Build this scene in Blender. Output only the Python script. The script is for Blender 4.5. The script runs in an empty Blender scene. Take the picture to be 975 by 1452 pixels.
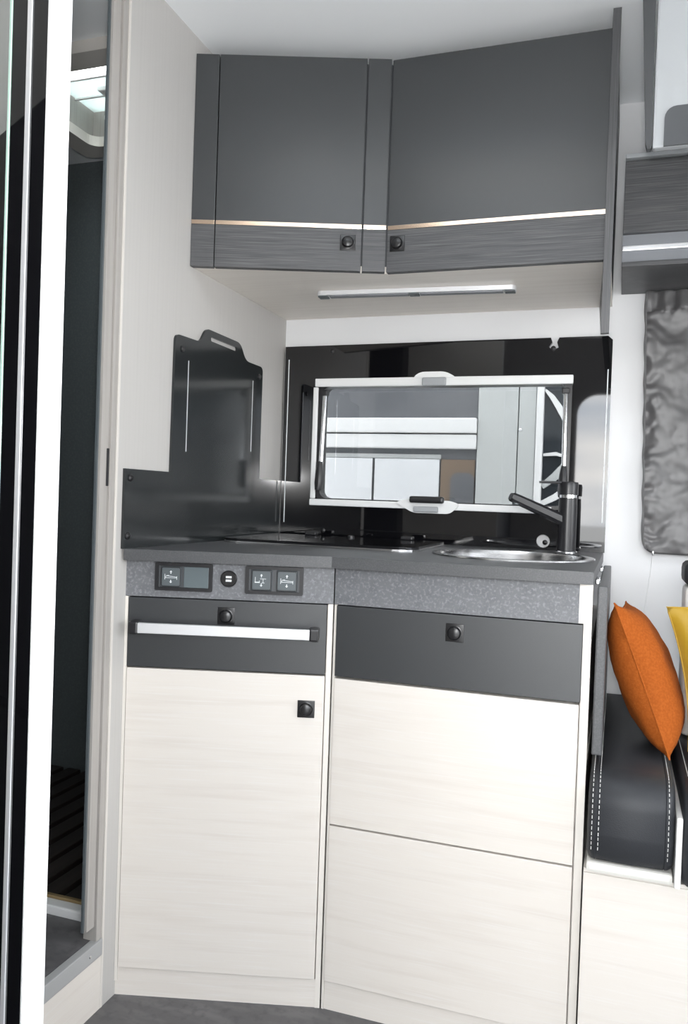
import bpy, bmesh, math, random
from mathutils import Vector, Matrix, noise
random.seed(7)
S = bpy.context.scene
C = S.collection

# ------------------------------------------------------------------ camera
CAM = Vector((0.9252, -2.1488, 1.014))
YAW, PITCH, ROLL, FPX = 0.3279, -0.0168, 0.0347, 1147.3
fwd = Vector((-math.sin(YAW), math.cos(YAW), 0)); rgt = Vector((math.cos(YAW), math.sin(YAW), 0)); up = Vector((0, 0, 1))
F = fwd*math.cos(PITCH)+up*math.sin(PITCH); U = up*math.cos(PITCH)-fwd*math.sin(PITCH)
# image-right and image-up axes after the roll
Xc = rgt*math.cos(ROLL)+U*math.sin(ROLL)
Yc = U*math.cos(ROLL)-rgt*math.sin(ROLL)
cd = bpy.data.cameras.new('camera'); cam = bpy.data.objects.new('camera', cd); C.objects.link(cam)
cd.sensor_fit = 'VERTICAL'; cd.sensor_height = 24.0; cd.lens = FPX/1452*24.0; cd.clip_start = 0.02; cd.clip_end = 300
m = Matrix((Xc, Yc, -F)).transposed().to_4x4(); m.translation = CAM
cam.matrix_world = m
S.camera = cam

# ------------------------------------------------------------------ world: bright overcast sky
SKY = 8.5
w = bpy.data.worlds.new('overcast_sky'); S.world = w; w.use_nodes = True
nt = w.node_tree; nt.nodes.clear()
out = nt.nodes.new('ShaderNodeOutputWorld'); bg = nt.nodes.new('ShaderNodeBackground')
tc = nt.nodes.new('ShaderNodeTexCoord'); nz = nt.nodes.new('ShaderNodeTexNoise'); rp = nt.nodes.new('ShaderNodeValToRGB')
mp = nt.nodes.new('ShaderNodeMapping'); mp.inputs['Scale'].default_value = (1.4, 1.4, 5.0)
nz.inputs['Scale'].default_value = 2.2; nz.inputs['Detail'].default_value = 5
rp.color_ramp.elements[0].position = 0.36; rp.color_ramp.elements[0].color = (0.50, 0.56, 0.64, 1)
rp.color_ramp.elements[1].position = 0.62; rp.color_ramp.elements[1].color = (1.0, 0.985, 0.96, 1)
nt.links.new(tc.outputs['Generated'], mp.inputs[0]); nt.links.new(mp.outputs[0], nz.inputs['Vector'])
nt.links.new(nz.outputs['Fac'], rp.inputs[0]); nt.links.new(rp.outputs[0], bg.inputs['Color'])
bg.inputs['Strength'].default_value = SKY
nt.links.new(bg.outputs[0], out.inputs['Surface'])

def portal(name, loc, sx, sy, direction):
    """daylight opening: guides the sky light through a door, window or rooflight (gives off no light of its own)"""
    d = bpy.data.lights.new(name, 'AREA'); d.shape = 'RECTANGLE'; d.size = sx; d.size_y = sy
    d.cycles.is_portal = True
    o = bpy.data.objects.new(name, d); C.objects.link(o); o.location = loc
    o.rotation_euler = Vector(direction).to_track_quat('-Z', 'Y').to_euler()
    return o
portal('daylight_entry_door', (1.03, -2.10, 0.80), 0.70, 1.60, (0, 1, 0))
portal('daylight_added_window', (1.98, -2.10, 1.15), 0.92, 0.70, (0, 1, 0))  # opening added out of view to bring in more upward daylight
portal('daylight_rooflight', (0.55, -1.25, 2.07), 0.52, 0.52, (0, 0, -1))
portal('daylight_windscreen', (2.65, -1.05, 1.30), 1.2, 0.6, (-1, 0, 0))
portal('daylight_bath_rooflight', (-0.36, -0.36, 2.09), 0.42, 0.42, (0, 0, -1))

# the photographer's flash, on top of the camera
fl = bpy.data.lights.new('camera_flash', 'AREA'); fl.shape = 'RECTANGLE'; fl.size = .07; fl.size_y = .045; fl.energy = 11.0
flo = bpy.data.objects.new('camera_flash', fl); C.objects.link(flo)
flo.matrix_world = Matrix.Translation(Yc*.11) @ cam.matrix_world @ Matrix.Rotation(math.radians(55), 4, 'X')

vs = S.view_settings
S.display_settings.display_device = 'sRGB'
vs.view_transform = 'Standard'; vs.look = 'None'; vs.gamma = 1.0; vs.use_curve_mapping = False
vs.exposure = 0.52

# ------------------------------------------------------------------ materials
def mat(name, col, rough=.5, metal=0., spec=.5, coat=0., grain=None, bump=None, speck=None, sheen=0., trans=0.):
    """grain=(scale xyz, colour2, lo, hi); speck=(scale, colour2, lo, hi); bump=(scale xyz, strength)"""
    M = bpy.data.materials.new(name); M.use_nodes = True; t = M.node_tree; b = t.nodes['Principled BSDF']
    b.inputs['Base Color'].default_value = (*col, 1); b.inputs['Roughness'].default_value = rough
    b.inputs['Metallic'].default_value = metal; b.inputs['Specular IOR Level'].default_value = spec
    b.inputs['Coat Weight'].default_value = coat; b.inputs['Coat Roughness'].default_value = .02
    if sheen: b.inputs['Sheen Weight'].default_value = sheen
    co = t.nodes.new('ShaderNodeTexCoord')
    def noise_at(sc, detail=4):
        mp = t.nodes.new('ShaderNodeMapping'); mp.inputs['Scale'].default_value = sc
        n = t.nodes.new('ShaderNodeTexNoise'); n.inputs['Scale'].default_value = 1; n.inputs['Detail'].default_value = detail
        t.links.new(co.outputs['Object'], mp.inputs[0]); t.links.new(mp.outputs[0], n.inputs['Vector']); return n
    src = None
    for g in (grain, speck):
        if not g: continue
        sc, c2, lo, hi = g
        if not isinstance(sc, tuple): sc = (sc, sc, sc)
        n = noise_at(sc, 6)
        r = t.nodes.new('ShaderNodeMapRange'); r.inputs['From Min'].default_value = lo; r.inputs['From Max'].default_value = hi
        t.links.new(n.outputs['Fac'], r.inputs['Value'])
        mx = t.nodes.new('ShaderNodeMix'); mx.data_type = 'RGBA'
        if src: t.links.new(src, mx.inputs['A'])
        else: mx.inputs['A'].default_value = (*col, 1)
        mx.inputs['B'].default_value = (*c2, 1)
        t.links.new(r.outputs[0], mx.inputs['Factor']); src = mx.outputs['Result']
    if src: t.links.new(src, b.inputs['Base Color'])
    if bump:
        n = noise_at(bump[0], 5); bp = t.nodes.new('ShaderNodeBump'); bp.inputs['Strength'].default_value = bump[1]
        bp.inputs['Distance'].default_value = .002
        t.links.new(n.outputs['Fac'], bp.inputs['Height']); t.links.new(bp.outputs[0], b.inputs['Normal'])
    return M
def glass(name, col, refl=.08, rough=.0):
    M = bpy.data.materials.new(name); M.use_nodes = True; t = M.node_tree; t.nodes.clear()
    o = t.nodes.new('ShaderNodeOutputMaterial'); a = t.nodes.new('ShaderNodeBsdfTransparent'); g = t.nodes.new('ShaderNodeBsdfGlossy')
    mx = t.nodes.new('ShaderNodeMixShader'); fr = t.nodes.new('ShaderNodeMapRange'); lw = t.nodes.new('ShaderNodeLayerWeight'); pw = t.nodes.new('ShaderNodeMath'); pw.operation = 'POWER'; pw.inputs[1].default_value = 4.0
    t.links.new(lw.outputs['Facing'], pw.inputs[0]); t.links.new(pw.outputs[0], fr.inputs['Value']); fr.inputs['To Min'].default_value = .03; fr.inputs['To Max'].default_value = .8
    a.inputs['Color'].default_value = (*col, 1); g.inputs['Roughness'].default_value = rough
    t.links.new(fr.outputs[0], mx.inputs[0]); t.links.new(a.outputs[0], mx.inputs[1]); t.links.new(g.outputs[0], mx.inputs[2])
    t.links.new(mx.outputs[0], o.inputs['Surface']); return M
def translucent(name, col):
    M = bpy.data.materials.new(name); M.use_nodes = True; t = M.node_tree; t.nodes.clear()
    o = t.nodes.new('ShaderNodeOutputMaterial'); a = t.nodes.new('ShaderNodeBsdfTranslucent'); d = t.nodes.new('ShaderNodeBsdfDiffuse')
    mx = t.nodes.new('ShaderNodeMixShader'); mx.inputs[0].default_value = .3
    a.inputs['Color'].default_value = (*col, 1); d.inputs['Color'].default_value = (*col, 1)
    t.links.new(a.outputs[0], mx.inputs[1]); t.links.new(d.outputs[0], mx.inputs[2]); t.links.new(mx.outputs[0], o.inputs['Surface']); return M

M = dict(
    laminate=mat('pale_wood_laminate', (.665, .625, .578), .38, spec=.4, grain=((3.5, 3.5, 60), (.60, .552, .505), .5, .85), speck=((9, 9, 420), (.69, .665, .635), .52, .8)),
    laminate_edge=mat('pale_edge_band', (.69, .655, .605), .4),
    panel=mat('greige_wall_laminate', (.475, .462, .445), .5, spec=.35, grain=((160, 160, 2.0), (.45, .437, .42), .45, .8)),
    under=mat('beige_underside_laminate', (.84, .79, .73), .45, grain=((3, 60, 60), (.78, .725, .665), .45, .8)),
    trim=mat('greige_trim', (.37, .352, .33), .45, grain=((150, 150, 3), (.31, .293, .272), .45, .8)),
    trim_light=mat('pale_trim', (.62, .59, .55), .45),
    matt=mat('anthracite_matt', (.022, .0245, .0275), .42, spec=.85, bump=((900, 900, 900), .08)),
    matt_dark=mat('anthracite_edge', (.06, .064, .07), .45),
    wood=mat('brushed_dark_wood', (.062, .063, .067), .45, spec=.4, grain=((9, 9, 900), (.17, .17, .174), .46, .8), speck=((2, 2, 150), (.085, .085, .09), .45, .8), bump=((9, 9, 900), .2)),
    woodv=mat('brushed_dark_wood_upright', (.075, .076, .08), .42, grain=((700, 700, 8), (.14, .14, .144), .46, .8), bump=((700, 700, 8), .2)),
    copper=mat('rose_gold_strip', (.95, .74, .58), .16, metal=1),
    worktop=mat('graphite_worktop', (.064, .066, .070), .42, speck=(420, (.105, .107, .112), .45, .8)),
    concrete=mat('concrete_fascia', (.135, .14, .15), .5, speck=(190, (.215, .22, .235), .50, .70), grain=(45, (.11, .115, .125), .45, .75), bump=((180, 180, 180), .15)),
    blackglass=mat('black_gloss_panel', (.004, .004, .005), .03, spec=.75),
    board=mat('dark_gloss_board', (.020, .0225, .0235), .14, spec=.4),
    hob=mat('hob_glass', (.008, .008, .009), .06, spec=.4),
    black=mat('black_plastic', (.016, .016, .018), .35),
    blackmetal=mat('black_painted_metal', (.014, .014, .016), .32, spec=.5),
    knob=mat('black_button_gloss', (.012, .012, .013), .3, spec=.5),
    greyplastic=mat('slate_plastic', (.085, .10, .108), .4),
    screen=mat('blank_slate_display', (.11, .135, .145), .25),
    icon=mat('pale_print', (.72, .75, .76), .5),
    alu=mat('satin_aluminium', (.86, .87, .89), .36, metal=.55),
    chrome=mat('chrome', (.86, .87, .88), .1, metal=1),
    steel=mat('brushed_steel', (.66, .66, .67), .22, metal=1, grain=((3, 300, 300), (.54, .54, .55), .4, .7)),
    white=mat('white_plastic', (.82, .83, .83), .35),
    wallwhite=mat('white_wall_lining', (.76, .765, .775), .55, bump=((300, 300, 300), .06)),
    ceiling=mat('pale_grey_ceiling_lining', (.84, .86, .875), .6, bump=((160, 160, 160), .1)),
    floor=mat('slate_vinyl', (.095, .093, .095), .42, grain=((9, 30, 9), (.155, .15, .152), .45, .75), speck=(55, (.06, .06, .062), .5, .8)),
    shower=mat('dark_shower_wall', (.10, .117, .122), .35, spec=.4, speck=(160, (.12, .138, .142), .45, .7)),
    slat=mat('dark_duckboard_wood', (.022, .018, .016), .5, grain=((60, 4, 60), (.034, .027, .024), .45, .75)),
    brass=mat('bronze_trim', (.42, .31, .16), .4, metal=.6),
    mirror=mat('mirror_glass', (.82, .85, .84), .01, metal=1),
    mirror_edge=mat('green_glass_edge', (.45, .62, .55), .15),
    acrylic=glass('tinted_acrylic', (.545, .55, .548)),
    clear=glass('clear_acrylic', (.94, .95, .95)),
    dome=translucent('milky_acrylic_shade', (.52, .57, .555)),
    orange=mat('rust_orange_weave', (.29, .066, .0065), .85, spec=.2, speck=(240, (.36, .092, .012), .4, .7), bump=((700, 700, 700), .5)),
    yellow=mat('mustard_satin', (.36, .22, .010), .45, sheen=.2, bump=((90, 90, 90), .25)),
    satin=mat('grey_satin', (.085, .083, .085), .36, spec=.6, sheen=.2, bump=((900, 900, 900), .12)),
    seam=mat('dark_seam', (.08, .075, .08), .6),
    leather=mat('grey_leatherette', (.026, .028, .032), .5, spec=.35, bump=((500, 500, 500), .2)),
    leatherwhite=mat('white_leatherette', (.76, .755, .74), .5, bump=((500, 500, 500), .15)),
    thread=mat('white_thread', (.7, .7, .68), .7),
    lining=mat('white_lining_cloth', (.66, .65, .61), .8),
    vanwhite=mat('white_vehicle_paint', (.72, .72, .72), .35),
    vangrey=mat('light_grey_door_paint', (.46, .475, .47), .35),
    vanglass=mat('tinted_vehicle_glass', (.030, .036, .042), .08, spec=.5),
    vandark=mat('grey_window_shade', (.13, .135, .145), .5, speck=(4, (.10, .105, .115), .4, .6)),
    paper=mat('white_paper', (.66, .67, .69), .7),
    brown=mat('brown_cardboard', (.17, .125, .09), .7),
    rubber=mat('tyre_rubber', (.02, .02, .02), .7),
    sill=mat('grey_sill_metal', (.34, .345, .345), .45),
    entrywall=mat('taupe_entry_lining', (.30, .29, .28), .55),
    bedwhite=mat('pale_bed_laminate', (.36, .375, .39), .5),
    railgrey=mat('grey_metal_channel', (.24, .25, .27), .4, metal=.3),
    asphalt=mat('pale_gravel_ground', (.60, .59, .57), .9, speck=(30, (.68, .67, .65), .4, .7)),
)

# ------------------------------------------------------------------ helpers
def frame(A, B):
    """vertical front running from A to B (plan view): local (along, outward into the room, up) -> world"""
    A = Vector((A[0], A[1], 0)); B = Vector((B[0], B[1], 0)); u = (B-A).normalized(); n = Vector((u.y, -u.x, 0))
    m = Matrix((u, n, Vector((0, 0, 1)))).transposed().to_4x4(); m.translation = A
    return m
def flip_fix(bm): bmesh.ops.recalc_face_normals(bm, faces=bm.faces)
def box(bm, x0, x1, y0, y1, z0, z1, mx=None, bev=0., seg=2):
    vs = [bm.verts.new(v) for v in ((x0, y0, z0), (x1, y0, z0), (x1, y1, z0), (x0, y1, z0), (x0, y0, z1), (x1, y0, z1), (x1, y1, z1), (x0, y1, z1))]
    fs = [bm.faces.new([vs[i] for i in f]) for f in ((3, 2, 1, 0), (4, 5, 6, 7), (0, 1, 5, 4), (1, 2, 6, 5), (2, 3, 7, 6), (3, 0, 4, 7))]
    allv = set(vs)
    if bev:
        es = set(e for f in fs for e in f.edges)
        r = bmesh.ops.bevel(bm, geom=list(es), offset=bev, segments=seg, affect='EDGES', profile=.6)
        allv |= set(r['verts']); allv = set(v for v in allv if v.is_valid)
    if mx is not None:
        for v in allv: v.co = mx @ v.co
def prism(bm, loops, a0, a1, fn):
    """polygon with holes, extruded; fn(p, q, a) -> world point. loops[0] outer, the rest holes"""
    tmp = bmesh.new()
    for lp in loops:
        vv = [tmp.verts.new((p, q, 0)) for p, q in lp]
        for i in range(len(vv)): tmp.edges.new((vv[i], vv[(i+1) % len(vv)]))
    bmesh.ops.triangle_fill(tmp, use_beauty=True, use_dissolve=False, edges=tmp.edges[:])
    for a in (a0, a1):
        mp = {}
        for v in tmp.verts: mp[v] = bm.verts.new(fn(v.co.x, v.co.y, a))
        for f in tmp.faces: bm.faces.new([mp[v] for v in f.verts])
    tmp.free()
    for lp in loops:
        n = len(lp)
        for i in range(n):
            p, q = lp[i], lp[(i+1) % n]
            bm.faces.new([bm.verts.new(fn(*p, a0)), bm.verts.new(fn(*q, a0)), bm.verts.new(fn(*q, a1)), bm.verts.new(fn(*p, a1))])
    bmesh.ops.remove_doubles(bm, verts=bm.verts, dist=1e-6); flip_fix(bm)
XZ = lambda x, z, a: Vector((x, a, z))
YZ = lambda y, z, a: Vector((a, y, z))
XY = lambda x, y, a: Vector((x, y, a))
def rect(a, b, c, d): return [(a, c), (b, c), (b, d), (a, d)]
def rrect(x0, x1, z0, z1, r, n=5):
    P = []
    rs = r if isinstance(r, (list, tuple)) else [r]*4
    for k, (cx, cz, sx, sz) in enumerate(((x1, z1, -1, -1), (x0, z1, 1, -1), (x0, z0, 1, 1), (x1, z0, -1, 1))):
        rr = rs[k]
        if rr <= 0: P.append((cx, cz)); continue
        for i in range(n+1):
            a = math.pi/2*(k+i/n); P.append((cx+sx*rr+rr*math.cos(a), cz+sz*rr+rr*math.sin(a)))
    return P
def circle(cx, cy, r, n=24, ry=None): return [(cx+r*math.cos(2*math.pi*i/n), cy+(ry or r)*math.sin(2*math.pi*i/n)) for i in range(n)]
def lathe(bm, prof, c, axis=(0, 0, 1), n=24):
    """prof [(r, h)] turned about axis through c"""
    q = Vector(axis).to_track_quat('Z', 'Y').to_matrix(); c = Vector(c); rings = []
    for r, h in prof:
        rings.append([bm.verts.new(c+q@Vector((r*math.cos(2*math.pi*i/n), r*math.sin(2*math.pi*i/n), h))) for i in range(n)])
    for a, b in zip(rings, rings[1:]):
        for i in range(n): bm.faces.new((a[i], a[(i+1) % n], b[(i+1) % n], b[i]))
    bm.faces.new(rings[0][::-1]); bm.faces.new(rings[-1]); flip_fix(bm)
def tube(bm, pts, r, n=10):
    pts = [Vector(p) for p in pts]; rings = []
    for i, p in enumerate(pts):
        d = (pts[min(i+1, len(pts)-1)]-pts[max(i-1, 0)]).normalized(); q = d.to_track_quat('Z', 'Y').to_matrix()
        rr = r[i] if isinstance(r, (list, tuple)) else r
        rings.append([bm.verts.new(p+q@Vector((rr*math.cos(2*math.pi*k/n), rr*math.sin(2*math.pi*k/n), 0))) for k in range(n)])
    for a, b in zip(rings, rings[1:]):
        for k in range(n): bm.faces.new((a[k], a[(k+1) % n], b[(k+1) % n], b[k]))
    bm.faces.new(rings[0][::-1]); bm.faces.new(rings[-1]); flip_fix(bm)
def obj(name, bm, material, parent=None, smooth=False):
    flip_fix(bm)
    me = bpy.data.meshes.new(name); bm.to_mesh(me); bm.free()
    me.materials.append(M[material])
    if smooth:
        for p in me.polygons: p.use_smooth = True
        me.set_sharp_from_angle(angle=math.radians(40))
    o = bpy.data.objects.new(name, me); C.objects.link(o)
    if parent is not None:
        o.parent = parent; o.matrix_parent_inverse = WORLD[parent.name].inverted()
    WORLD[o.name] = Matrix.Identity(4)
    return o
WORLD = {}
def thing(name, label, cat, loc=(0, 0, 0), group=None, kind=None):
    o = bpy.data.objects.new(name, None); C.objects.link(o); o.location = loc; o.empty_display_size = .05
    WORLD[o.name] = Matrix.Translation(loc)
    if label: o['label'] = label
    if cat: o['category'] = cat
    if group: o['group'] = group
    if kind: o['kind'] = kind
    return o
def tag(o, label, cat, group=None):
    o['label'] = label; o['category'] = cat
    if group: o['group'] = group
    return o
def struct(o, label=None, cat=None):
    o['kind'] = 'structure'
    if label: o['label'] = label
    if cat: o['category'] = cat
    return o
def B(*boxes, **k):
    bm = bmesh.new()
    for b in boxes: box(bm, *b, **k)
    return bm
def PR(loops, a0, a1, fn):
    bm = bmesh.new(); prism(bm, loops, a0, a1, fn); return bm
def LA(*a, **k):
    bm = bmesh.new(); lathe(bm, *a, **k); return bm
def TU(*a, **k):
    bm = bmesh.new(); tube(bm, *a, **k); return bm

ZC = 2.025          # ceiling height
ZW = 0.90           # worktop height
XE = 0.889          # end of the kitchen block

# ------------------------------------------------------------------ the setting
struct(obj('floor', PR([rect(0.0, 2.65, -2.14, 0.0)], -.03, 0, XY), 'floor'), 'dark slate-grey vinyl floor in front of the pale cabinets', 'floor')
struct(obj('ceiling', PR([rect(-.9, 2.65, -2.14, .035), rect(.30, .80, -1.50, -1.0), rect(-.56, -.16, -.56, -.16)], ZC, ZC+.05, XY), 'ceiling'), 'pale grey ceiling lining above the overhead cabinets', 'ceiling')
struct(obj('wall_back', PR([rect(-.9, 2.65, -.35, ZC), rrect(.112, .800, 1.003, 1.335, .02)], 0, .035, XZ), 'wallwhite'), 'white side wall behind the kitchen and the curtain', 'wall')
wl = obj('wall_left', PR([rect(-.802, -.0005, 0, ZC)], -.03, 0, YZ), 'panel')
struct(wl, 'light greige laminate partition wall left of the kitchen', 'wall')
obj('edge_band', B((-.031, .0012, -.808, -.802, 0, ZC), bev=.001), 'trim_light', wl)
struct(obj('wall_left_entry', PR([rect(-2.10, -1.44, 0, ZC)], -.03, 0, YZ), 'panel'), 'greige laminate partition beside the mirrored door', 'wall')
struct(obj('wall_front', PR([rect(-.9, 2.65, -.35, ZC), rrect(.705, 1.36, .02, 1.575, [.10, .10, .03, .03], 7), rrect(1.52, 2.44, .80, 1.50, .08)], -2.14, -2.10, XZ), 'entrywall'), 'taupe side wall with the open entry doorway and an added unseen window for more daylight', 'wall')
struct(obj('wall_right', PR([rect(-2.14, .035, -.35, ZC), rrect(-1.65, -.45, 1.0, 1.6, .12)], 2.65, 2.70, YZ), 'wallwhite'), 'white cab bulkhead with the windscreen opening', 'wall')
struct(obj('wall_bath_end', B((-.9, -.87, -2.14, .035, -.03, ZC)), 'shower'), 'dark bathroom end wall beyond the shower', 'wall')

# bathroom seen through the doorway
jamb = obj('trim_1', B((-.03, .0, -.826, -.810, .14, ZC), (-.014, -.004, -.852, -.828, .17, ZC-.06), bev=.001), 'trim')
struct(jamb, 'narrow greige door jamb strips beside the bathroom opening', 'trim')
obj('gasket', B((-.014, -.009, -.8565, -.8525, .17, ZC-.07)), 'greyplastic', jamb)
obj('latch_slot', B((-.0045, -.0025, -.8335, -.8265, 1.022, 1.094), bev=.0008), 'black', jamb)
struct(obj('floor_bath', PR([rect(-.87, -.0145, -2.10, -.775)], .10, .14, XY), 'floor'), 'raised dark bathroom floor behind the doorway sill', 'floor')
sill = obj('trim_2', B((-.014, .004, -1.44, -.810, .108, .1405), bev=.002), 'sill')
struct(sill, 'grey metal sill under the bathroom doorway', 'trim')
obj('screw', LA([(.003, 0), (.003, .001), (.001, .0016)], (.004, -.850, .124), (1, 0, 0), n=10), 'chrome', sill)
struct(obj('wall_step', PR([rect(-1.44, -.8085, 0, .108)], -.03, 0, YZ), 'laminate'), 'pale laminate riser below the bathroom sill', 'wall')
tray = thing('shower_tray', 'dark shower tray with white rim and dark wooden slats', 'shower tray', (-.45, -.4, .1))
obj('rim', B((-.87, -.0305, -.774, -.746, .10, .158), bev=.004), 'white', tray)
obj('bronze_strip', B((-.87, -.0305, -.746, -.738, .14, .163)), 'brass', tray)
obj('basin', B((-.87, -.0305, -.738, -.035, .08, .10)), 'shower', tray)
for i in range(13):
    x = -.855+i*.063
    obj('slat', B((x, x+.045, -.735, -.045, .128, .148), bev=.003), 'slat', tray)
for i, y in enumerate((-.6, -.2)):
    obj('slat_support', B((-.86, -.04, y-.02, y+.02, .10, .128)), 'slat', tray)
struct(obj('wall_shower', B((-.87, -.0325, -.03, -.003, .08, ZC)), 'shower'), 'dark anthracite shower wall seen through the bathroom doorway', 'wall')
struct(obj('wall_shower_side', B((-.034, -.0305, -.76, -.03, .10, ZC)), 'shower'), 'dark shower side wall behind the greige partition', 'wall')

rl = thing('roof_light', 'bathroom rooflight with grey frame and milky shade partly drawn', 'rooflight', (-.36, -.36, ZC))
obj('inner_frame', PR([rrect(-.61, -.11, -.61, -.11, .03), rrect(-.545, -.175, -.545, -.175, .03)], ZC-.028, ZC-.0005, XY), 'trim_light', rl)
obj('collar', PR([rect(-.559, -.161, -.559, -.161), rect(-.548, -.172, -.548, -.172)], ZC-.027, ZC+.10, XY), 'trim', rl)
obj('outer_pane', B((-.575, -.145, -.575, -.145, ZC+.101, ZC+.105)), 'clear', rl)
sh = obj('shade', B((-.546, -.174, -.345, -.174, ZC+.072, ZC+.075)), 'dome', rl)
obj('shade_bar', B((-.546, -.174, -.353, -.344, ZC+.066, ZC+.080), bev=.003), 'white', sh)
obj('shade_bar', B((-.546, -.174, -.262, -.254, ZC+.066, ZC+.0715), bev=.002), 'white', sh)
obj('shade_grip', B((-.445, -.405, -.300, -.262, ZC+.060, ZC+.0715), bev=.004), 'white', sh)
for x in (-.47, -.26): obj('catch', B((x-.02, x+.02, -.205, -.174, ZC+.03, ZC+.045), bev=.004), 'white', rl)

rl2 = thing('roof_light', 'square clear rooflight over the middle of the room', 'rooflight', (.55, -1.25, ZC))
obj('inner_frame', PR([rrect(.26, .84, -1.54, -.96, .03), rrect(.315, .785, -1.485, -1.015, .03)], ZC-.02, ZC-.0005, XY), 'white', rl2)
obj('pane', B((.285, .815, -1.515, -.985, ZC+.0505, ZC+.0545)), 'clear', rl2)

# ------------------------------------------------------------------ mirrored door standing open in the foreground
hinge = Vector((.0, -1.420)); e_front = Vector((.4077, -1.5232))
fd = frame(hinge, e_front); WD = (e_front-hinge).length
dr = thing('bathroom_door', 'tall door with white edge, black glass stile and mirror, standing open in the foreground', 'door', (hinge.x, hinge.y, .02))
TD = .0238
def D(*b, **k):
    bm = bmesh.new()
    for q in b: box(bm, *q, mx=fd, **k)
    return bm
obj('leaf', D((.002, WD-.004, -TD, -.004, .02, ZC-.01)), 'trim_light', dr)
obj('edge_profile', D((WD-.004, WD, -TD-.001, .0, .02, ZC-.01), bev=.0015), 'white', dr)
obj('black_stile', D((WD-.058, WD-.004, -.004, -.0005, .02, ZC-.01)), 'blackglass', dr)
obj('silver_inlay', D((WD-.033, WD-.0265, -.0005, .001, .02, ZC-.01), bev=.0004), 'alu', dr)
obj('mirror', D((.002, WD-.062, -.004, -.0005, .02, ZC-.01)), 'mirror', dr)
obj('mirror_edge', D((WD-.062, WD-.058, -.004, .0005, .02, ZC-.01), bev=.0008), 'mirror_edge', dr)

wr = thing('wardrobe', 'tall dark wardrobe added beside the entry to darken the foreground mirror', 'wardrobe', (.2, -1.85, 0))  # added piece, sized so the door mirror reflects something dark
obj('body', B((.002, .395, -2.098, -1.615, .0, 1.48)), 'matt_dark', wr)
for z0, z1 in ((.06, .74), (.75, 1.47)): obj('door', B((.006, .392, -1.614, -1.597, z0, z1), bev=.002), 'matt', wr)

# ------------------------------------------------------------------ locks
def lock(name, mx, u, z, parent, s=.034, d0=0.):
    bm = bmesh.new()
    box(bm, u-s/2, u+s/2, d0, d0+.003, z-s/2, z+s/2, mx=mx, bev=.0012)
    axis = (mx.to_3x3() @ Vector((0, 1, 0))); c = mx @ Vector((u, d0+.003, z))
    k = s/.034
    lathe(bm, [(.0142*k, 0), (.0142*k, .0012), (.0128*k, .0016), (.0122*k, .0006), (.0118*k, .006), (.0105*k, .0085), (.007*k, .0098), (.002*k, .0104)], c, axis, 28)
    return obj(name, bm, 'knob', parent, smooth=True)

# ------------------------------------------------------------------ overhead cabinets
K1 = (.4125, -.4185)
fo = frame((0.0005, -.554), K1); L1 = (Vector(K1)-Vector((0, -.554))).length
fr = frame((.4125, -.414), (XE, -.414)); L2 = XE-.4125
ZB, ZT, ZS0, ZS1 = 1.519, 1.987, 1.612, 1.624
def front(name, fm, u0, u1, parent):
    bm = bmesh.new(); box(bm, u0, u1, -.018, 0, ZS1-.012, ZT, mx=fm, bev=.0012)
    d = obj(name, bm, 'matt', parent)
    bm = bmesh.new(); box(bm, u0, u1, -.018, .0003, ZB, ZS0, mx=fm, bev=.0012); obj('wood_band', bm, 'wood', d)
    bm = bmesh.new(); box(bm, u0+.0004, u1-.0004, -.004, .0008, ZS0+.0004, ZS0+.0095, mx=fm, bev=.0004); obj('copper_strip', bm, 'copper', d)
    return d
oc = thing('overhead_cabinet', 'dark grey overhead cabinet with rose-gold strip against the greige wall', 'cabinet', (.2, -.2, ZB), 'overhead kitchen cabinets')
P1 = [fo @ Vector((0, -.019, 0)), fo @ Vector((L1, -.019, 0))]
obj('body', PR([[(.0005, -.0005), (.0005, P1[0].y), (.4130, P1[1].y), (.4130, -.0005)]], ZB+.0165, ZT-.004, XY), 'matt_dark', oc)
obj('bottom_panel', PR([[(.0005, -.0005), (.0005, P1[0].y), (.4130, P1[1].y), (.4130, -.0005)]], ZB+.0005, ZB+.016, XY), 'under', oc)
front('filler_panel', fo, .0008, .0525, oc)
d1 = front('door', fo, .0545, .3795, oc)
front('filler_panel', fo, .3825, L1-.0006, oc)
lock('push_lock', fo, .3495, 1.581, d1)
oc2 = thing('overhead_cabinet', 'wide dark grey overhead cabinet with rose-gold strip above the sink', 'cabinet', (.65, -.2, ZB), 'overhead kitchen cabinets')
obj('body', B((.4131, XE-.001, -.395, -.0005, ZB+.0165, ZT-.004)), 'matt_dark', oc2)
obj('bottom_panel', B((.4131, XE-.001, -.395, -.0005, ZB+.0005, ZB+.016)), 'under', oc2)
d2 = front('door', fr, .0015, L2-.002, oc2)
lock('push_lock', fr, .0255, 1.581, d2)
# end fin: deep board that hangs below the cabinet and tapers up towards the wall
ff = frame((.891, -.425), (.8735, -.004)); LF = .4213
fin = [(0, ZB-.152), (.012, ZB-.152), (LF, ZB-.004), (LF, 2.02), (0, 2.02)]
obj('end_panel', PR([fin], 0, -.016, lambda u, z, a: ff @ Vector((u, a, z))), 'woodv', oc2)

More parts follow.
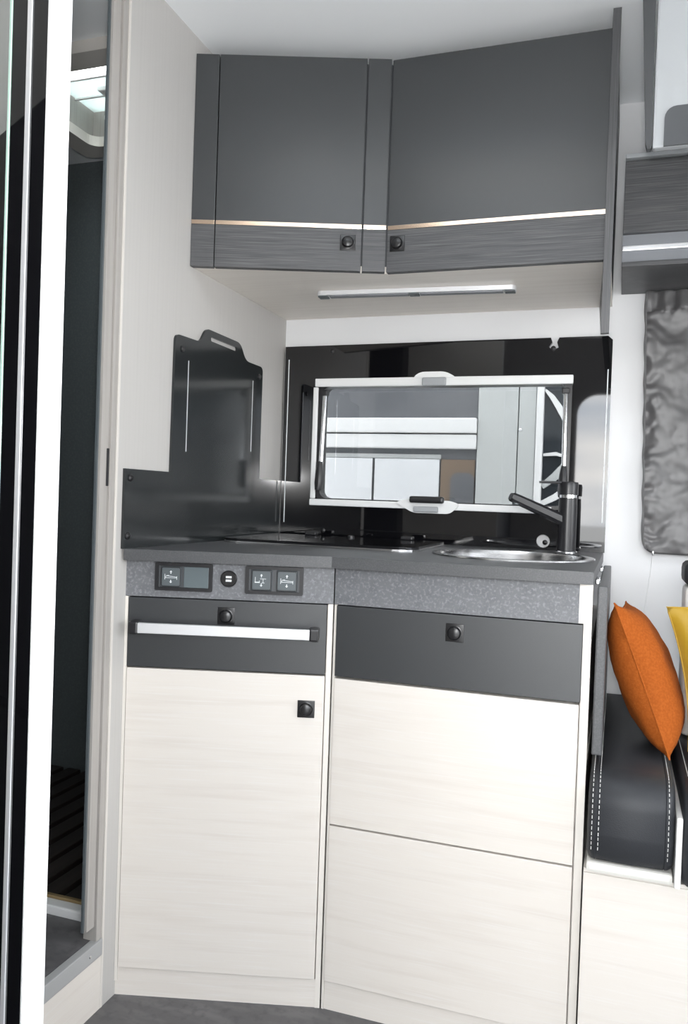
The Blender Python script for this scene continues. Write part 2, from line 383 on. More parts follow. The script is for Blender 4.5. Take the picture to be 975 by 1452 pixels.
ul = thing('strip_light', 'slim silver strip light under the overhead cabinets', 'lamp', (.44, -.255, ZB-.014))
fu = frame((.203, -.278), (.680, -.244)); LU = .478
bm = bmesh.new(); prism(bm, [rrect(0, LU, -.017, .017, .012)], ZB-.011, ZB-.0003, lambda u, d, z: fu @ Vector((u, d, z))); obj('housing', bm, 'alu', ul)
for a, b in ((.03, LU/2-.014), (LU/2+.014, LU-.03)):
    bm = bmesh.new(); box(bm, a, b, -.010, .010, ZB-.0135, ZB-.011, mx=fu, bev=.001); obj('diffuser', bm, 'railgrey', ul)
for a in (.014, LU/2, LU-.014):
    bm = bmesh.new(); box(bm, a-.012, a+.012, -.012, .012, ZB-.0145, ZB-.011, mx=fu, bev=.0015); obj('clip', bm, 'greyplastic', ul)

# ------------------------------------------------------------------ base cabinets
A0, K0 = (.0005, -.765), (.401, -.651)
fb = frame(A0, K0); LB = (Vector(K0)-Vector(A0)).length
YF = -.651
fb2 = frame((.401, YF), (XE-.003, YF)); LR = XE-.003-.401
def FB(fm, *b, **k):
    bm = bmesh.new()
    for q in b: box(bm, *q, mx=fm, **k)
    return bm
bc = thing('base_cabinet', 'angled pale base cabinet with towel rail drawer and switch fascia', 'cabinet', (.2, -.4, 0), 'kitchen base cabinets')
pb = [fb @ Vector((0, -.021, 0)), fb @ Vector((LB-.004, -.021, 0))]
foot = [(.0005, -.0005), (.0005, pb[0].y), (pb[1].x, pb[1].y), (pb[1].x, -.0005)]
obj('body', PR([foot], .0, .80, XY), 'laminate_edge', bc)
obj('fascia', FB(fb, (.0005, LB-.0008, -.020, -.003, .8055, .8775)), 'concrete', bc)
obj('side_stile', FB(fb, (.0005, .0065, -.020, -.002, .03, .8045)), 'laminate_edge', bc)
obj('centre_stile', FB(fb, (.4055, LB-.0010, -.020, -.0045, .0, .8045)), 'laminate_edge', bc)
dw = obj('drawer', FB(fb, (.0075, .4035, -.020, 0, .6655, .8035), bev=.0012), 'matt', bc)
lock('push_lock', fb, .2045, .7735, dw)
dd = obj('door', FB(fb, (.0075, .4035, -.020, 0, .0585, .6625), bev=.0012), 'laminate', bc)
lock('push_lock', fb, .3690, .5965, dd)
obj('plinth', FB(fb, (.0005, LB-.0010, -.020, -.006, 0, .0565)), 'laminate', bc)
# towel rail
bm = bmesh.new(); box(bm, .035, .375, .020, .030, .737, .757, mx=fb, bev=.0015); rail = obj('towel_rail', bm, 'alu', dw)
for u0, u1 in ((.0175, .0365), (.3725, .391)):
    bm = bmesh.new(); box(bm, u0, u1, .0003, .032, .7345, .7595, mx=fb, bev=.004); obj('rail_bracket', bm, 'black', dw)

bc2 = thing('base_cabinet', 'pale base cabinet under the sink with one dark drawer and two wide fronts', 'cabinet', (.65, -.35, 0), 'kitchen base cabinets')
obj('body', B((.4035, XE-.004, YF+.021, -.0005, 0, .765)), 'laminate_edge', bc2)
obj('fascia', FB(fb2, (.0008, LR-.0225, -.020, -.003, .8055, .8775)), 'concrete', bc2)
obj('end_stile', FB(fb2, (LR-.0138, LR, -.0205, -.002, 0, .8775), (LR-.0225, LR-.0138, -.0205, -.004, .8055, .8775)), 'laminate_edge', bc2)
dw2 = obj('drawer', FB(fb2, (.0065, LR-.0145, -.020, 0, .6645, .8035), bev=.0012), 'matt', bc2)
lock('push_lock', fb2, .2415, .7700, dw2)
obj('cabinet_front', FB(fb2, (.0065, LR-.0165, -.020, 0, .3718, .6600), bev=.0012), 'laminate', bc2)
obj('cabinet_front', FB(fb2, (.0065, LR-.0165, -.020, 0, .0590, .3682), bev=.0012), 'laminate', bc2)
obj('centre_stile', FB(fb2, (.0008, .0058, -.0205, -.0045, 0, .8045)), 'laminate_edge', bc2)
obj('plinth', FB(fb2, (.0062, LR-.0145, -.0205, -.006, 0, .0565)), 'laminate', bc2)

# folding worktop leaf on the end of the kitchen
lf = thing('folding_leaf', 'grey folding worktop leaf hanging down beside the orange cushion', 'worktop', (.90, -.35, .57))
obj('panel', B((.8935, .9115, -.625, -.06, .567, .872), bev=.003), 'worktop', lf)
for y in (-.5, -.18): obj('hinge', B((.8868, .8950, y-.025, y+.025, .866, .877), bev=.002), 'chrome', lf)

# worktop with sink cut-out
SK = (.705, -.345); SR = .172
wt = [(.007, -.016), (.007, -.783), (.401, -.671), (XE-.002, -.671), (XE+.002, -.016)]
wk = obj('worktop', PR([wt, circle(*SK, SR-.012, 40)], .878, ZW, XY), 'worktop')
tag(wk, 'slate-grey kitchen worktop running across both pale base cabinets', 'worktop')

# ------------------------------------------------------------------ switches and socket on the fascia
def switch_panel(u0, u1, label, kinds):
    t = thing('switch_panel', label, 'switch', tuple(fb @ Vector(((u0+u1)/2, 0, .82))), 'switch panels on the concrete fascia')
    z0, z1 = .8195, .8745
    bm = bmesh.new(); prism(bm, [rrect(u0, u1, z0, z1, .003), rrect(u0+.007, u1-.007, z0+.006, z1-.006, .002)], -.0028, .003, lambda u, z, d: fb @ Vector((u, d, z))); obj('frame', bm, 'black', t)
    bm = bmesh.new(); box(bm, u0+.006, u1-.006, -.0028, -.0008, z0+.005, z1-.005, mx=fb); obj('back_plate', bm, 'matt_dark', t)
    n = len(kinds); wd = (u1-u0-.014)/n
    for i, k in enumerate(kinds):
        a, b = u0+.007+i*wd, u0+.007+(i+1)*wd
        c = (a+b)/2; h = min(wd, z1-z0-.012)/2-.001
        zc = (z0+z1)/2
        bm = bmesh.new()
        if k == 'blank':
            box(bm, a+.0005, b-.0005, -.0008, .0025, zc-.0205, zc+.0205, mx=fb, bev=.0008); obj('blank_cover', bm, 'screen', t); continue
        box(bm, c-h, c+h, -.0008, .0035, zc-.0205, zc+.0205, mx=fb, bev=.0035, seg=3); bt = obj('button', bm, 'greyplastic', t)
        bm = bmesh.new(); prism(bm, [rrect(c-h+.001, c+h-.001, zc-.0195, zc+.0195, .004), rrect(c-h+.0025, c+h-.0025, zc-.018, zc+.018, .003)], .0034, .0038, lambda u, z, d: fb @ Vector((u, d, z))); obj('button_outline', bm, 'black', bt)
        bm = bmesh.new(); s = .00085
        def line(p, q, w=s):
            p, q = Vector(p), Vector(q); d = (q-p).normalized()*w/2; nn = Vector((-d.y, d.x))
            pts = [p-d-nn, q+d-nn, q+d+nn, p-d+nn]
            vv = [[bm.verts.new(fb @ Vector((c+x.x, dd_, zc+x.y))) for x in pts] for dd_ in (.0034, .0040)]
            bm.faces.new(vv[1]); bm.faces.new(vv[0][::-1])
            for j in range(4): bm.faces.new((vv[0][j], vv[0][(j+1) % 4], vv[1][(j+1) % 4], vv[1][j]))
        for sg in (1, -1):                       # up and down arrows
            tri = [(0, sg*.0125), (-.0028, sg*.0095), (.0028, sg*.0095)]
            vv = [[bm.verts.new(fb @ Vector((c+x, dd_, zc+y))) for x, y in tri] for dd_ in (.0034, .0040)]
            bm.faces.new(vv[1]); bm.faces.new(vv[0])
            for j in range(3): bm.faces.new((vv[0][j], vv[0][(j+1) % 3], vv[1][(j+1) % 3], vv[1][j]))
            line((0, sg*.0098), (0, sg*.0068), .0016)
        if k == 'bed':
            line((-.012, -.005), (-.012, .005)); line((-.012, -.002), (.012, -.002)); line((.012, -.005), (.012, .001))
            line((-.009, .002), (.010, -.000)); line((-.010, .001), (-.010, -.001)); line((.010, .0), (.012, -.001)); line((-.009, .002), (-.004, .003))
        else:                                     # seat and table
            line((-.012, -.004), (-.012, .006)); line((-.012, -.004), (-.004, -.004), .002); line((-.004, -.004), (-.004, -.001))
            line((-.002, .003), (.009, .003)); line((.0035, .003), (.0035, -.005)); line((.001, -.005), (.006, -.005))
        obj('icon', bm, 'icon', bt)
    return t
uu = lambda x: x/.4005*LB
switch_panel(uu(.0575), uu(.168), 'black switch panel with one bed button and a blank slate cover', ['bed', 'blank'])
switch_panel(uu(.231), uu(.3415), 'black switch panel with a seat button and a bed button', ['seat', 'bed'])
us = thing('usb_socket', 'round black double charging socket between the two switch panels', 'socket', tuple(fb @ Vector((uu(.199), 0, .83))))
ax = fb.to_3x3() @ Vector((0, 1, 0))
obj('bezel', LA([(.0165, -.0006), (.0165, .003), (.0150, .0045), (.0135, .0045), (.013, .002), (.002, .002)], fb @ Vector((uu(.199), -.0022, .847)), ax, 28), 'knob', us, smooth=True)
for z in (.8505, .8435):
    bm = bmesh.new(); box(bm, uu(.199)-.0058, uu(.199)+.0058, -.0005, .0012, z-.0021, z+.0021, mx=fb, bev=.0005); obj('port', bm, 'icon', us)

# ------------------------------------------------------------------ left glossy splash panel shaped like a board with a grip
def arcpoly(P, r, n=5):
    """round the corners of polygon P by radius list r"""
    Q = []
    for i, p in enumerate(P):
        p = Vector(p); a = Vector(P[i-1]); b = Vector(P[(i+1) % len(P)]); rr = r[i]
        if rr <= 0: Q.append((p.x, p.y)); continue
        da = (a-p).normalized()*rr; db = (b-p).normalized()*rr
        for k in range(n+1):
            t = k/n; v = (p+da)*(1-t)**2+2*p*t*(1-t)+(p+db)*t*t; Q.append((v.x, v.y))
    return Q
lp = [(-.785, ZW), (-.785, 1.058), (-.615, 1.058), (-.612, 1.357), (-.505, 1.360), (-.478, 1.396), (-.300, 1.396), (-.268, 1.357), (-.163, 1.357), (-.163, 1.058), (-.018, 1.058), (-.018, ZW)]
lr = [0, .0, 0, .016, .014, .016, .02, .02, .016, 0, 0, 0]
slot = rrect(-.455, -.318, 1.371, 1.381, .004)
sp = thing('splash_board', 'dark glossy splash board with a grip slot on the greige wall', 'splashback', (.003, -.4, ZW))
obj('board', PR([arcpoly(lp, lr), slot], .0006, .0062, YZ), 'board', sp)
for y, z0, z1 in ((-.555, 1.106, 1.308), (-.222, 1.128, 1.313)):
    obj('pale_line', B((.0062, .0068, y-.0011, y+.0011, z0, z1)), 'alu', sp)  # thin pale strip up the face of the board
for y, z in ((-.583, 1.329), (-.185, 1.329), (-.768, 1.040), (-.772, .925)):
    obj('screw_cap', LA([(.007, 0), (.007, .002), (.0045, .0042), (.001, .005)], (.0062, y, z), (1, 0, 0), 16), 'knob', sp, smooth=True)

# ------------------------------------------------------------------ black gloss splashback round the window
bs = thing('splashback_panel', 'black gloss splashback framing the kitchen window behind the sink', 'splashback', (.45, -.01, ZW))
ol = [(.007, ZW), (.007, 1.440), (.742, 1.4435), (.746, 1.432), (.738, 1.420), (.748, 1.411), (.762, 1.418), (.758, 1.432), (.763, 1.4435), (.882, 1.444), (.893, 1.434), (.893, ZW)]
hole = rrect(.112, .800, 1.003, 1.335, .012)
hole2 = circle(.742, .922, .017, 16)
obj('panel', PR([ol, hole, hole2], -.015, -.001, XZ), 'blackglass', bs)
for x, z0, z1 in ((.019, .941, 1.403), (.8845, .975, 1.360)):
    obj('pale_line', B((x-.0013, x+.0013, -.0158, -.015, z0, z1)), 'icon', bs)  # thin pale strip up the face of the panel
obj('vent_slot', B((.064, .0665, -.0153, -.015, 1.06, 1.31)), 'matt_dark', bs)
for x, z in ((.148, 1.424), (.139, .922), (.749, 1.416), (.747, .919)):
    obj('screw_cap', LA([(.0065, 0), (.0065, .004), (.004, .006), (.001, .0068)], (x, -.012, z), (0, -1, 0), 16), 'knob', bs, smooth=True)

# ------------------------------------------------------------------ window
wn = thing('window_1', 'top-hung kitchen window with white rails, stays and catches', 'window', (.45, 0, 1.0), kind='structure')
obj('top_rail', B((.104, .802, -.026, -.0155, 1.324, 1.347), bev=.003), 'white', wn)
obj('bottom_rail', B((.098, .760, -.026, -.0155, .992, 1.010), bev=.003), 'white', wn)
obj('left_stile', B((.099, .113, -.024, -.0155, 1.011, 1.323), bev=.003), 'white', wn)
obj('reveal_frame', PR([rrect(.1115, .8005, 1.0025, 1.3355, .02), rrect(.122, .790, 1.013, 1.325, .022)], -.012, .034, XZ), 'black', wn)
obj('pane', PR([rrect(.085, .825, .975, 1.36, .03)], .0365, .0405, XZ), 'acrylic', wn)
hump = arcpoly([(.385, 1.344), (.405, 1.360), (.475, 1.360), (.505, 1.344)], [.012, .014, .014, .012])
lt = obj('top_catch', PR([hump], -.030, -.0265, XZ), 'white', wn)
obj('catch_tab', B((.413, .478, -.036, -.0305, 1.322, 1.344), bev=.004), 'bedwhite', lt)
hump = arcpoly([(.350, 1.008), (.372, 1.017), (.500, 1.017), (.527, 1.008), (.500, .982), (.400, .982)], [.01, .012, .012, .01, .012, .012])
lb = obj('bottom_catch', PR([hump], -.032, -.0265, XZ), 'white', wn)
obj('catch_handle', B((.392, .486, -.050, -.0325, 1.009, 1.027), bev=.007, seg=3), 'black', lb)
obj('catch_pull', B((.402, .470, -.040, -.0325, .984, 1.000), bev=.004), 'bedwhite', lb)
for x, s in ((.126, 1), (.787, -1)):
    st = obj('stay', TU([(x, -.020, 1.06), (x+.003*s, -.010, 1.30)], .0062, 12), 'chrome', wn, smooth=True)
    obj('stay_knuckle', B((x-.010+.003*s, x+.010+.003*s, -.022, .0, 1.300, 1.315), bev=.003), 'black', st)
    bm = bmesh.new(); tube(bm, [(x, -.022, 1.115), (x-.001, -.024, 1.09), (x-.001, -.025, 1.055), (x-.002, -.026, 1.035)], [.0068, .010, .0125, .0095], 12)
    obj('stay_lock', bm, 'black', st, smooth=True)

# ------------------------------------------------------------------ hob, sink, tap
hb = thing('hob_cover', 'black glass hob cover lying on the worktop in front of the splashback', 'hob', (.27, -.25, ZW))
obj('glass_lid', PR([rrect(.020, .500, -.415, -.075, [.02, .02, .05, .05])], .9045, .9105, XY), 'hob', hb)
obj('lid_frame', PR([rrect(.017, .503, -.418, -.072, [.022, .022, .052, .052])], .9004, .9045, XY), 'steel', hb)
for x in (.13, .40): obj('hinge', B((x-.016, x+.016, -.092, -.066, .9105, .920), bev=.003), 'black', hb)
obj('lid_knob', LA([(.009, 0), (.009, .004), (.004, .006)], (.25, -.10, .9105), n=16), 'black', hb, smooth=True)

sk = thing('sink', 'round stainless steel sink set into the worktop before the tap', 'sink', (*SK, .76))
bm = bmesh.new(); n = 48
prof = [(SR+.004, .0004), (SR+.003, .0034), (SR-.006, .0044), (SR-.016, .0024), (SR-.020, -.006), (SR-.028, -.090), (SR-.05, -.118), (.03, -.126), (.002, -.127)]
rings = [[bm.verts.new((SK[0]+r*math.cos(2*math.pi*i/n), SK[1]+r*math.sin(2*math.pi*i/n), ZW+h)) for i in range(n)] for r, h in prof]
for a, b in zip(rings, rings[1:]):
    for i in range(n): bm.faces.new((a[i], a[(i+1) % n], b[(i+1) % n], b[i]))
bm.faces.new(rings[-1])
obj('bowl', bm, 'steel', sk, smooth=True)
obj('drain', LA([(.028, 0), (.028, .002), (.018, .003), (.016, .001), (.002, .001)], (*SK, ZW-.1265), n=24), 'chrome', sk, smooth=True)

tp = thing('kitchen_tap', 'matt black mixer tap with a slanting spout beside the sink', 'tap', (.806, -.115, ZW))
TX, TY = .806, -.115
obj('base_ring', LA([(.026, .0004), (.026, .004), (.0235, .006)], (TX, TY, ZW), n=28), 'chrome', tp, smooth=True)
obj('body', LA([(.0225, .006), (.0222, .110), (.0215, .134)], (TX, TY, ZW), n=28), 'blackmetal', tp, smooth=True)
obj('collar_ring', LA([(.0205, .134), (.0205, .141)], (TX, TY, ZW), n=28), 'chrome', tp, smooth=True)
obj('cap', LA([(.0235, .141), (.0240, .165), (.0225, .172), (.010, .1735)], (TX, TY, ZW), n=28), 'blackmetal', tp, smooth=True)
lv = bmesh.new()
fl = frame((TX+.012, TY+.004), (TX-.066, TY-.028))
box(lv, 0, .084, -.008, .008, ZW+.1675, ZW+.1735, mx=fl, bev=.0022)
obj('lever', lv, 'blackmetal', tp)
bm = bmesh.new()
p0, p1 = Vector((TX-.012, TY-.004, ZW+.080)), Vector((TX-.128, TY-.075, ZW+.133))
ax1 = (p1-p0).normalized(); sd = ax1.cross(Vector((0, 0, 1))).normalized(); ux = sd.cross(ax1)
sec = []
for t, wdt, hh in ((0, .014, .0135), (.35, .0135, .0125), (.8, .013, .0115), (.97, .0125, .0105), (1.0, .0105, .0085)):
    c = p0.lerp(p1, t); sec.append([bm.verts.new(c+sd*wdt*x+ux*hh*y) for x, y in ((-1, -.5), (-.6, -1), (.6, -1), (1, -.5), (1, .5), (.6, 1), (-.6, 1), (-1, .5))])
for a, b in zip(sec, sec[1:]):
    for i in range(8): bm.faces.new((a[i], a[(i+1) % 8], b[(i+1) % 8], b[i]))
bm.faces.new(sec[0]); bm.faces.new(sec[-1])
obj('spout', bm, 'blackmetal', tp)
obj('aerator', LA([(.0085, 0), (.0085, .006), (.006, .007)], p0.lerp(p1, .90)-Vector((0, 0, .008)), (0, 0, -1), 18), 'greyplastic', tp, smooth=True)

# ------------------------------------------------------------------ right of the kitchen: locker, lift bed, curtain
lk = thing('side_locker', 'dark wood wall locker with silver rail above the curtain', 'cabinet', (1.4, -.12, 1.5485))
obj('body', B((.9085, 2.3, -.232, -.0005, 1.5595, 1.782)), 'matt_dark', lk)
obj('upper_front', B((.9085, 2.3, -.252, -.234, 1.622, 1.779), bev=.0012), 'wood', lk)
obj('recess_panel', B((.9085, 2.3, -.238, -.2335, 1.5595, 1.6215)), 'railgrey', lk)
obj('silver_rail', B((.9085, 2.3, -.244, -.2385, 1.585, 1.596), bev=.002), 'alu', lk)
obj('bottom_panel', B((.9085, 2.3, -.250, -.0005, 1.5485, 1.559), bev=.0012), 'wood', lk)
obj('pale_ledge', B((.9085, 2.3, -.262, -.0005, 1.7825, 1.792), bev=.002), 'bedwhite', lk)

bd = thing('lift_bed', 'white underside of the lift bed with a slim dark side board', 'bed', (1.5, -.5, 1.656), )
obj('side_board', PR([[(.925, 2.022), (.951, 2.022), (.955, 1.664), (.953, 1.658), (.947, 1.658), (.944, 1.668)]], -.60, -.585, XZ), 'matt', bd)
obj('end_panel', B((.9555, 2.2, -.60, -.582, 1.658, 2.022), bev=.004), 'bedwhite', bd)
obj('dark_recess', PR([rrect(.974, 1.5, 1.6585, 1.728, [0, .02, 0, 0])], -.604, -.6005, XZ), 'matt_dark', bd)

bm = bmesh.new(); nx, nz_ = 80, 130
X0, X1, Z0, Z1 = .965, 1.36, .905, 1.547
def cur(i, j):
    u, v = i/nx, j/nz_
    x = X0+(X1-X0)*u; z = Z0+(Z1-Z0)*v
    x += .016*(1-v)*(1-u)                                   # left edge leans in towards the bottom
    edge = math.exp(-u*9)
    # rounded lower-left corner
    cx, cz, r = X0+.016+.032, Z0+.032, .032
    if x < cx and z < cz:
        d = Vector((x-cx, z-cz)); mlen = max(abs(d.x), abs(d.y)); 
        if d.length > 1e-6: d = d.normalized()*mlen; x, z = cx+d.x, cz+d.y
    nn = noise.noise(Vector((x*26, z*17, 1.3))); n2 = noise.noise(Vector((x*9-z*14, z*9+x*12, 4.1)))
    y = -.030+.007*n2+.0035*nn*(.3+edge*2.2)+.0022*edge*math.sin(z*120+5*nn+8*n2)
    y += .0022*abs(noise.noise(Vector((x*40+z*22, z*34-x*30, 2.7))))*(.5+1.6*edge)+.0010*noise.noise(Vector((x*90, z*70, 6.2)))*(.3+edge)
    if v > .93: y += .006*math.sin(x*160)
    if i == 0: y += .012; x += .0012*math.sin(z*70)*(1 if j > 2 else 0)
    return Vector((x, min(y, -.008), z))
g = [[bm.verts.new(cur(i, j)) for j in range(nz_+1)] for i in range(nx+1)]
for i in range(nx):
    for j in range(nz_): bm.faces.new((g[i][j], g[i+1][j], g[i+1][j+1], g[i][j+1]))
ct = thing('curtain', 'crumpled grey satin curtain on the white wall under the locker', 'curtain', (1.15, -.03, .905))
cu = obj('cloth', bm, 'satin', ct, smooth=True); cu.modifiers.new('thickness', 'SOLIDIFY').thickness = .0015
obj('cross_seam', TU([cur(i, 46)+Vector((0, -.0006, 0)) for i in range(nx+1)], .0006, 5), 'seam', ct)
obj('cord', TU([(1.006, -.030, .908), (1.005, -.022, .88), (1.000, -.018, .83), (.992, -.012, .757)], .0009, 6), 'white', ct)
obj('cord_stop', LA([(.002, 0), (.003, .004), (.002, .010)], (1.006, -.031, .901), n=10), 'chrome', ct, smooth=True)

# ------------------------------------------------------------------ bench and cushions
bn = thing('bench_base', 'pale laminate bench box carrying the grey seat cushions', 'bench', (1.5, -.35, 0))
obj('front_panel', B((XE, 2.2, -.668, -.650, .0005, .372), bev=.001), 'laminate', bn)
obj('top_board', B((XE, 2.2, -.668, -.001, .3725, .3795), bev=.001), 'laminate_edge', bn)
obj('plinth', B((XE, 2.2, -.64, -.62, 0, .37)), 'laminate_edge', bn)

def cushion(name, x0, x1, yb, yf, z0, z1, label, stitches):
    t = thing(name, label, 'cushion', ((x0+x1)/2, (yb+yf)/2, z0), 'grey bench seat cushions')
    R = .065
    P = [(yb, z0), (yb, z1)]
    for k in range(9):
        a = math.pi/2*k/8; P.append((yf+R-R*math.sin(a)-.004*math.sin(a*2), z1-R+R*math.cos(a)))
    P += [(yf-.004, z1-R-.03), (yf-.003, z0+.05), (yf+.003, z0+.018), (yf+.012, z0+.004), (yf+.03, z0)]
    cen = Vector((sum(p[0] for p in P)/len(P), sum(p[1] for p in P)/len(P)))
    def inset(d):
        Q = []
        for i, p in enumerate(P):
            a = Vector(P[i-1]); b = Vector(P[(i+1) % len(P)]); tng = (b-a).normalized(); nn = Vector((-tng.y, tng.x))
            if nn.dot(Vector(p)-cen) > 0: nn = -nn
            Q.append(Vector(p)+nn*d)
        return Q
    bm = bmesh.new(); secs = []
    for x, d in ((x0, .014), (x0+.003, .006), (x0+.009, .001), (x0+.014, .0), (x0+.0155, .0012), (x0+.017, 0), ((x0+x1)/2, -.001), (x1-.017, 0), (x1-.0155, .0012), (x1-.014, .0), (x1-.009, .001), (x1-.003, .006), (x1, .014)):
        secs.append([bm.verts.new((x, q.x, q.y)) for q in inset(d)])
    for a, b in zip(secs, secs[1:]):
        for i in range(len(P)): bm.faces.new((a[i], a[(i+1) % len(P)], b[(i+1) % len(P)], b[i]))
    bm.faces.new(secs[0]); bm.faces.new(secs[-1])
    obj('cover', bm, 'leather', t, smooth=True)
    for xs in stitches:
        bm = bmesh.new(); pts = [Vector((q.x, q.y)) for q in inset(-.0004)][1:-2]
        L = [0.]
        for a, b in zip(pts, pts[1:]): L.append(L[-1]+(b-a).length)
        s = .004
        while s < L[-1]-.006:
            i = max(k for k in range(len(L)) if L[k] <= s); i = min(i, len(pts)-2)
            a, b = pts[i], pts[i+1]; dv = (b-a).normalized(); p = a+dv*(s-L[i]); q = p+dv*.0055
            tube(bm, [(xs, p.x, p.y), (xs, q.x, q.y)], .0006, 4)
            s += .0092
        so = obj('stitching', bm, 'thread', t); so['kind'] = 'stuff'
    return t
cushion('seat_cushion', .893, 1.034, -.02, -.690, .3985, .549, 'dark grey stitched seat cushion below the orange cushion', (.8985+.002, .9115, 1.0235))
cushion('seat_cushion', 1.046, 1.62, -.02, -.700, .3808, .541, 'dark grey seat cushion at the right edge, below the mustard cushion', (1.0585,))
lnr = bmesh.new(); box(lnr, .893, 1.034, -.683, -.03, .3798, .398, bev=.006)
tag(obj('cushion_liner', lnr, 'lining'), 'thin white lining under the grey seat cushion by the kitchen', 'lining')
gs = obj('white_gusset', B((1.0352, 1.0456, -.694, -.03, .3798, .500), bev=.004), 'leatherwhite')
tag(gs, 'white leatherette strip between the two grey seat cushions', 'gusset')

bk = thing('backrest_pad', 'white seat backrest with dark top behind the mustard cushion', 'backrest', (1.15, -.33, .5465))
obj('pad', B((1.060, 1.40, -.34, -.24, .5465, .857), bev=.014, seg=3), 'leatherwhite', bk, smooth=True)
obj('head_band', B((1.057, 1.40, -.346, -.234, .8575, .907), bev=.016, seg=3), 'leather', bk, smooth=True)

def pillow(name, c, e1, e2, a, b, T, material, label, seed):
    t = thing(name, label, 'cushion', tuple(c), 'scatter cushions on the bench')
    c = Vector(c); e1 = Vector(e1).normalized(); e2 = Vector(e2); e2 = (e2-e1*e2.dot(e1)).normalized(); e3 = e1.cross(e2)
    n = 26; bm = bmesh.new()
    def P(u, v, s):
        pu = u*(1-.09*(1-v*v)*u*u); pv = v*(1-.09*(1-u*u)*v*v)
        h = (max(0, 1-abs(u)**2.6)*max(0, 1-abs(v)**2.6))**.55
        w = noise.noise(Vector((u*2.3+seed, v*2.3, s*3)))*.10*h + noise.noise(Vector((u*6+seed, v*5, s*2)))*.035*h
        return c+e1*a*pu+e2*b*pv+e3*s*T*(h+w)
    top = [[bm.verts.new(P(-1+2*i/n, -1+2*j/n, 1)) for j in range(n+1)] for i in range(n+1)]
    bot = [[top[i][j] if i in (0, n) or j in (0, n) else bm.verts.new(P(-1+2*i/n, -1+2*j/n, -1)) for j in range(n+1)] for i in range(n+1)]
    for i in range(n):
        for j in range(n):
            bm.faces.new((top[i][j], top[i+1][j], top[i+1][j+1], top[i][j+1])); bm.faces.new((bot[i][j], bot[i][j+1], bot[i+1][j+1], bot[i+1][j]))
    obj('cover', bm, material, t, smooth=True)
    pts = [P(-1+2*k/n, -1, 0) for k in range(n+1)]+[P(1, -1+2*k/n, 0) for k in range(1, n+1)]+[P(1-2*k/n, 1, 0) for k in range(1, n+1)]+[P(-1, 1-2*k/n, 0) for k in range(1, n)]
    pts.append(pts[0]); obj('piping', TU(pts, .0016, 6), material, t, smooth=True)
    return t
# near edge of the orange cushion runs from the upper left down to the right
def edge_pillow(pA, pB, e2, b, T, *rest):
    pA, pB = Vector(pA), Vector(pB); e1 = pA-pB; e2 = Vector(e2); e2 = (e2-e1*e2.dot(e1)/e1.length_squared).normalized()
    return pillow('scatter_cushion', (pA+pB)/2+e2*b, e1, e2, e1.length/2, b, T, *rest)
edge_pillow((.922, -.52, .832), (1.029, -.555, .556), (-.05, 1.0, .30), .115, .054, 'orange', 'rust orange woven cushion leaning on the grey folding leaf', 3.1)
edge_pillow((1.018, -.47, .826), (1.066, -.485, .556), (1.0, .10, .12), .15, .040, 'yellow', 'mustard yellow satin cushion at the right edge before the white backrest', 8.4)

# ------------------------------------------------------------------ outside
struct(obj('ground', B((-60, 60, -60, 60, -.50, -.40)), 'asphalt'), 'pale gravel ground outside', 'ground')
nb = thing('parked_camper', 'white camper parked outside the kitchen window', 'camper', (0, 1.6, -.4))
YN = 1.0
obj('body', B((-3.0, .640, YN+.03, 3.0, -.1, 2.4)), 'vanwhite', nb)
obj('window_shade', B((-1.2, .390, YN-.002, YN+.0295, 1.345, 1.72)), 'vandark', nb)
obj('white_band', B((-1.2, .390, YN-.03, YN+.0295, 1.2835, 1.343), bev=.006), 'vanwhite', nb)
obj('white_band', B((-1.2, .390, YN-.022, YN+.0295, 1.222, 1.279), bev=.006), 'vanwhite', nb)
obj('lower_window', B((-1.2, .390, YN+.004, YN+.0295, .70, 1.222)), 'vandark', nb)
obj('door_panel', B((.392, .545, YN-.012, YN+.0295, .0, 2.0), bev=.004), 'vangrey', nb)
obj('door_panel', B((.548, .612, YN-.012, YN+.0295, .0, 2.0), bev=.004), 'vangrey', nb)
obj('corner_post', B((.613, .640, YN-.02, YN+.0295, .0, 2.2), bev=.008), 'vanwhite', nb)
obj('door_button', LA([(.007, 0), (.006, .004), (.002, .006)], (.556, YN-.012, 1.298), (0, -1, 0), 14), 'chrome', nb, smooth=True)
obj('perforated_strip', B((-.24, .25, YN-.001, YN+.003, 1.183, 1.200)), 'vangrey', nb)
obj('card_box', B((.252, .386, YN-.004, YN+.003, .98, 1.181), bev=.002), 'brown', nb)
obj('seat_silhouette', PR([rrect(.292, .386, .98, 1.13, [.03, .03, 0, 0])], YN-.008, YN-.0045, XZ), 'vandark', nb)
for x in (-2.2,):
    obj('wheel', LA([(.32, 0), (.34, .02), (.34, .18), (.32, .2), (.2, .2), (.19, .17)], (x, 1.0, -.06), (0, 1, 0), 28), 'rubber', nb)
for x0, x1, lab in ((-.236, -.030, 'left white paper sheet in the window of the parked camper'), (-.020, .246, 'right white paper sheet in the window of the parked camper')):
    bm = bmesh.new(); k = 8; gg = [[bm.verts.new((x0+(x1-x0)*i/k, YN-.003-.004*math.sin(i/k*3.1), z)) for z in (.93, 1.05, 1.181)] for i in range(k+1)]
    for i in range(k):
        for j in range(2): bm.faces.new((gg[i][j], gg[i+1][j], gg[i+1][j+1], gg[i][j+1]))
    o = tag(obj('paper_sheet', bm, 'paper'), lab, 'paper', 'paper sheets in the window opposite'); o.modifiers.new('thickness', 'SOLIDIFY').thickness = .0008
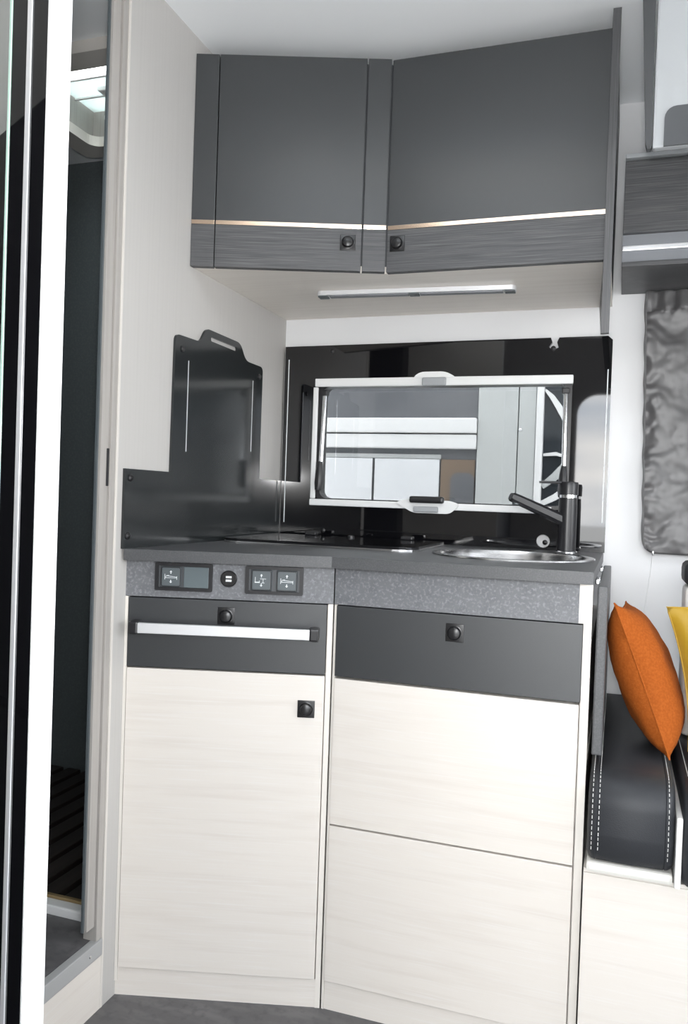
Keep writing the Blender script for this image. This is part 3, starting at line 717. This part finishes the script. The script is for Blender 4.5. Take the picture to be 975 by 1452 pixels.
# its cab side right of the white corner post
obj('cab_side', B((.6405, 2.4, YN+.03, 3.0, -.1, 1.75)), 'vanwhite', nb)
obj('cab_window', B((.6405, 1.5, YN+.012, YN+.0295, 1.0, 1.60)), 'vanglass', nb)
def strip(name, pts, wd, material, y0=-.004, y1=.0115):
    P = [Vector(p) for p in pts]; l, r = [], []
    for i, p in enumerate(P):
        d = (P[min(i+1, len(P)-1)]-P[max(i-1, 0)]).normalized()*wd[i]/2; l.append((p.x-d.y, p.y+d.x)); r.append((p.x+d.y, p.y-d.x))
    return obj(name, PR([l+r[::-1]], YN+y0, YN+y1, XZ), material, nb)
strip('windscreen_pillar', [(.642, 1.452), (.668, 1.425), (.695, 1.385), (.722, 1.335), (.745, 1.27)], [.008, .018, .024, .022, .012], 'vanwhite')
strip('reflection_blob', [(.643, 1.205), (.690, 1.210), (.722, 1.200)], [.010, .014, .010], 'vanwhite')  # white shape drawn for a reflection in the cab glass
strip('glass_reflection', [(.642, 1.085), (.690, 1.125), (.745, 1.185)], [.022, .030, .034], 'vangrey')  # this strip and the next paint slanting reflections onto the cab window
strip('glass_reflection', [(.642, 1.020), (.690, 1.045), (.745, 1.085)], [.020, .024, .026], 'vanwhite')

# vehicles across the lot, mirrored in the splashback through the entry door
for i, (x, y, mt, lab) in enumerate(((-1.5, -8.5, 'vangrey', 'silver car parked across the lot beyond the entry door'), (3.6, -9.5, 'matt', 'dark car parked across the lot beyond the entry door'))):
    cr = thing('parked_car', lab, 'car', (x, y, -.4), 'cars across the lot')
    obj('body', PR([arcpoly([(x-2.1, -.15), (x-2.1, .35), (x-1.2, .48), (x-.6, .98), (x+.9, 1.0), (x+1.6, .5), (x+2.1, .4), (x+2.1, -.15)], [.1, .15, .1, .2, .2, .1, .15, .1])], y-.85, y+.85, XZ), mt, cr)
    obj('side_glass', PR([arcpoly([(x-1.0, .5), (x-.52, .90), (x+.82, .92), (x+1.3, .53)], [.03, .05, .05, .03])], y+.851, y+.858, XZ), 'vanglass', cr)
    for dx in (-1.35, 1.35): obj('wheel', LA([(.30, 0), (.32, .02), (.32, .2), (.3, .22), (.18, .22)], (x+dx, y+.68, -.08), (0, 1, 0), 24), 'rubber', cr)
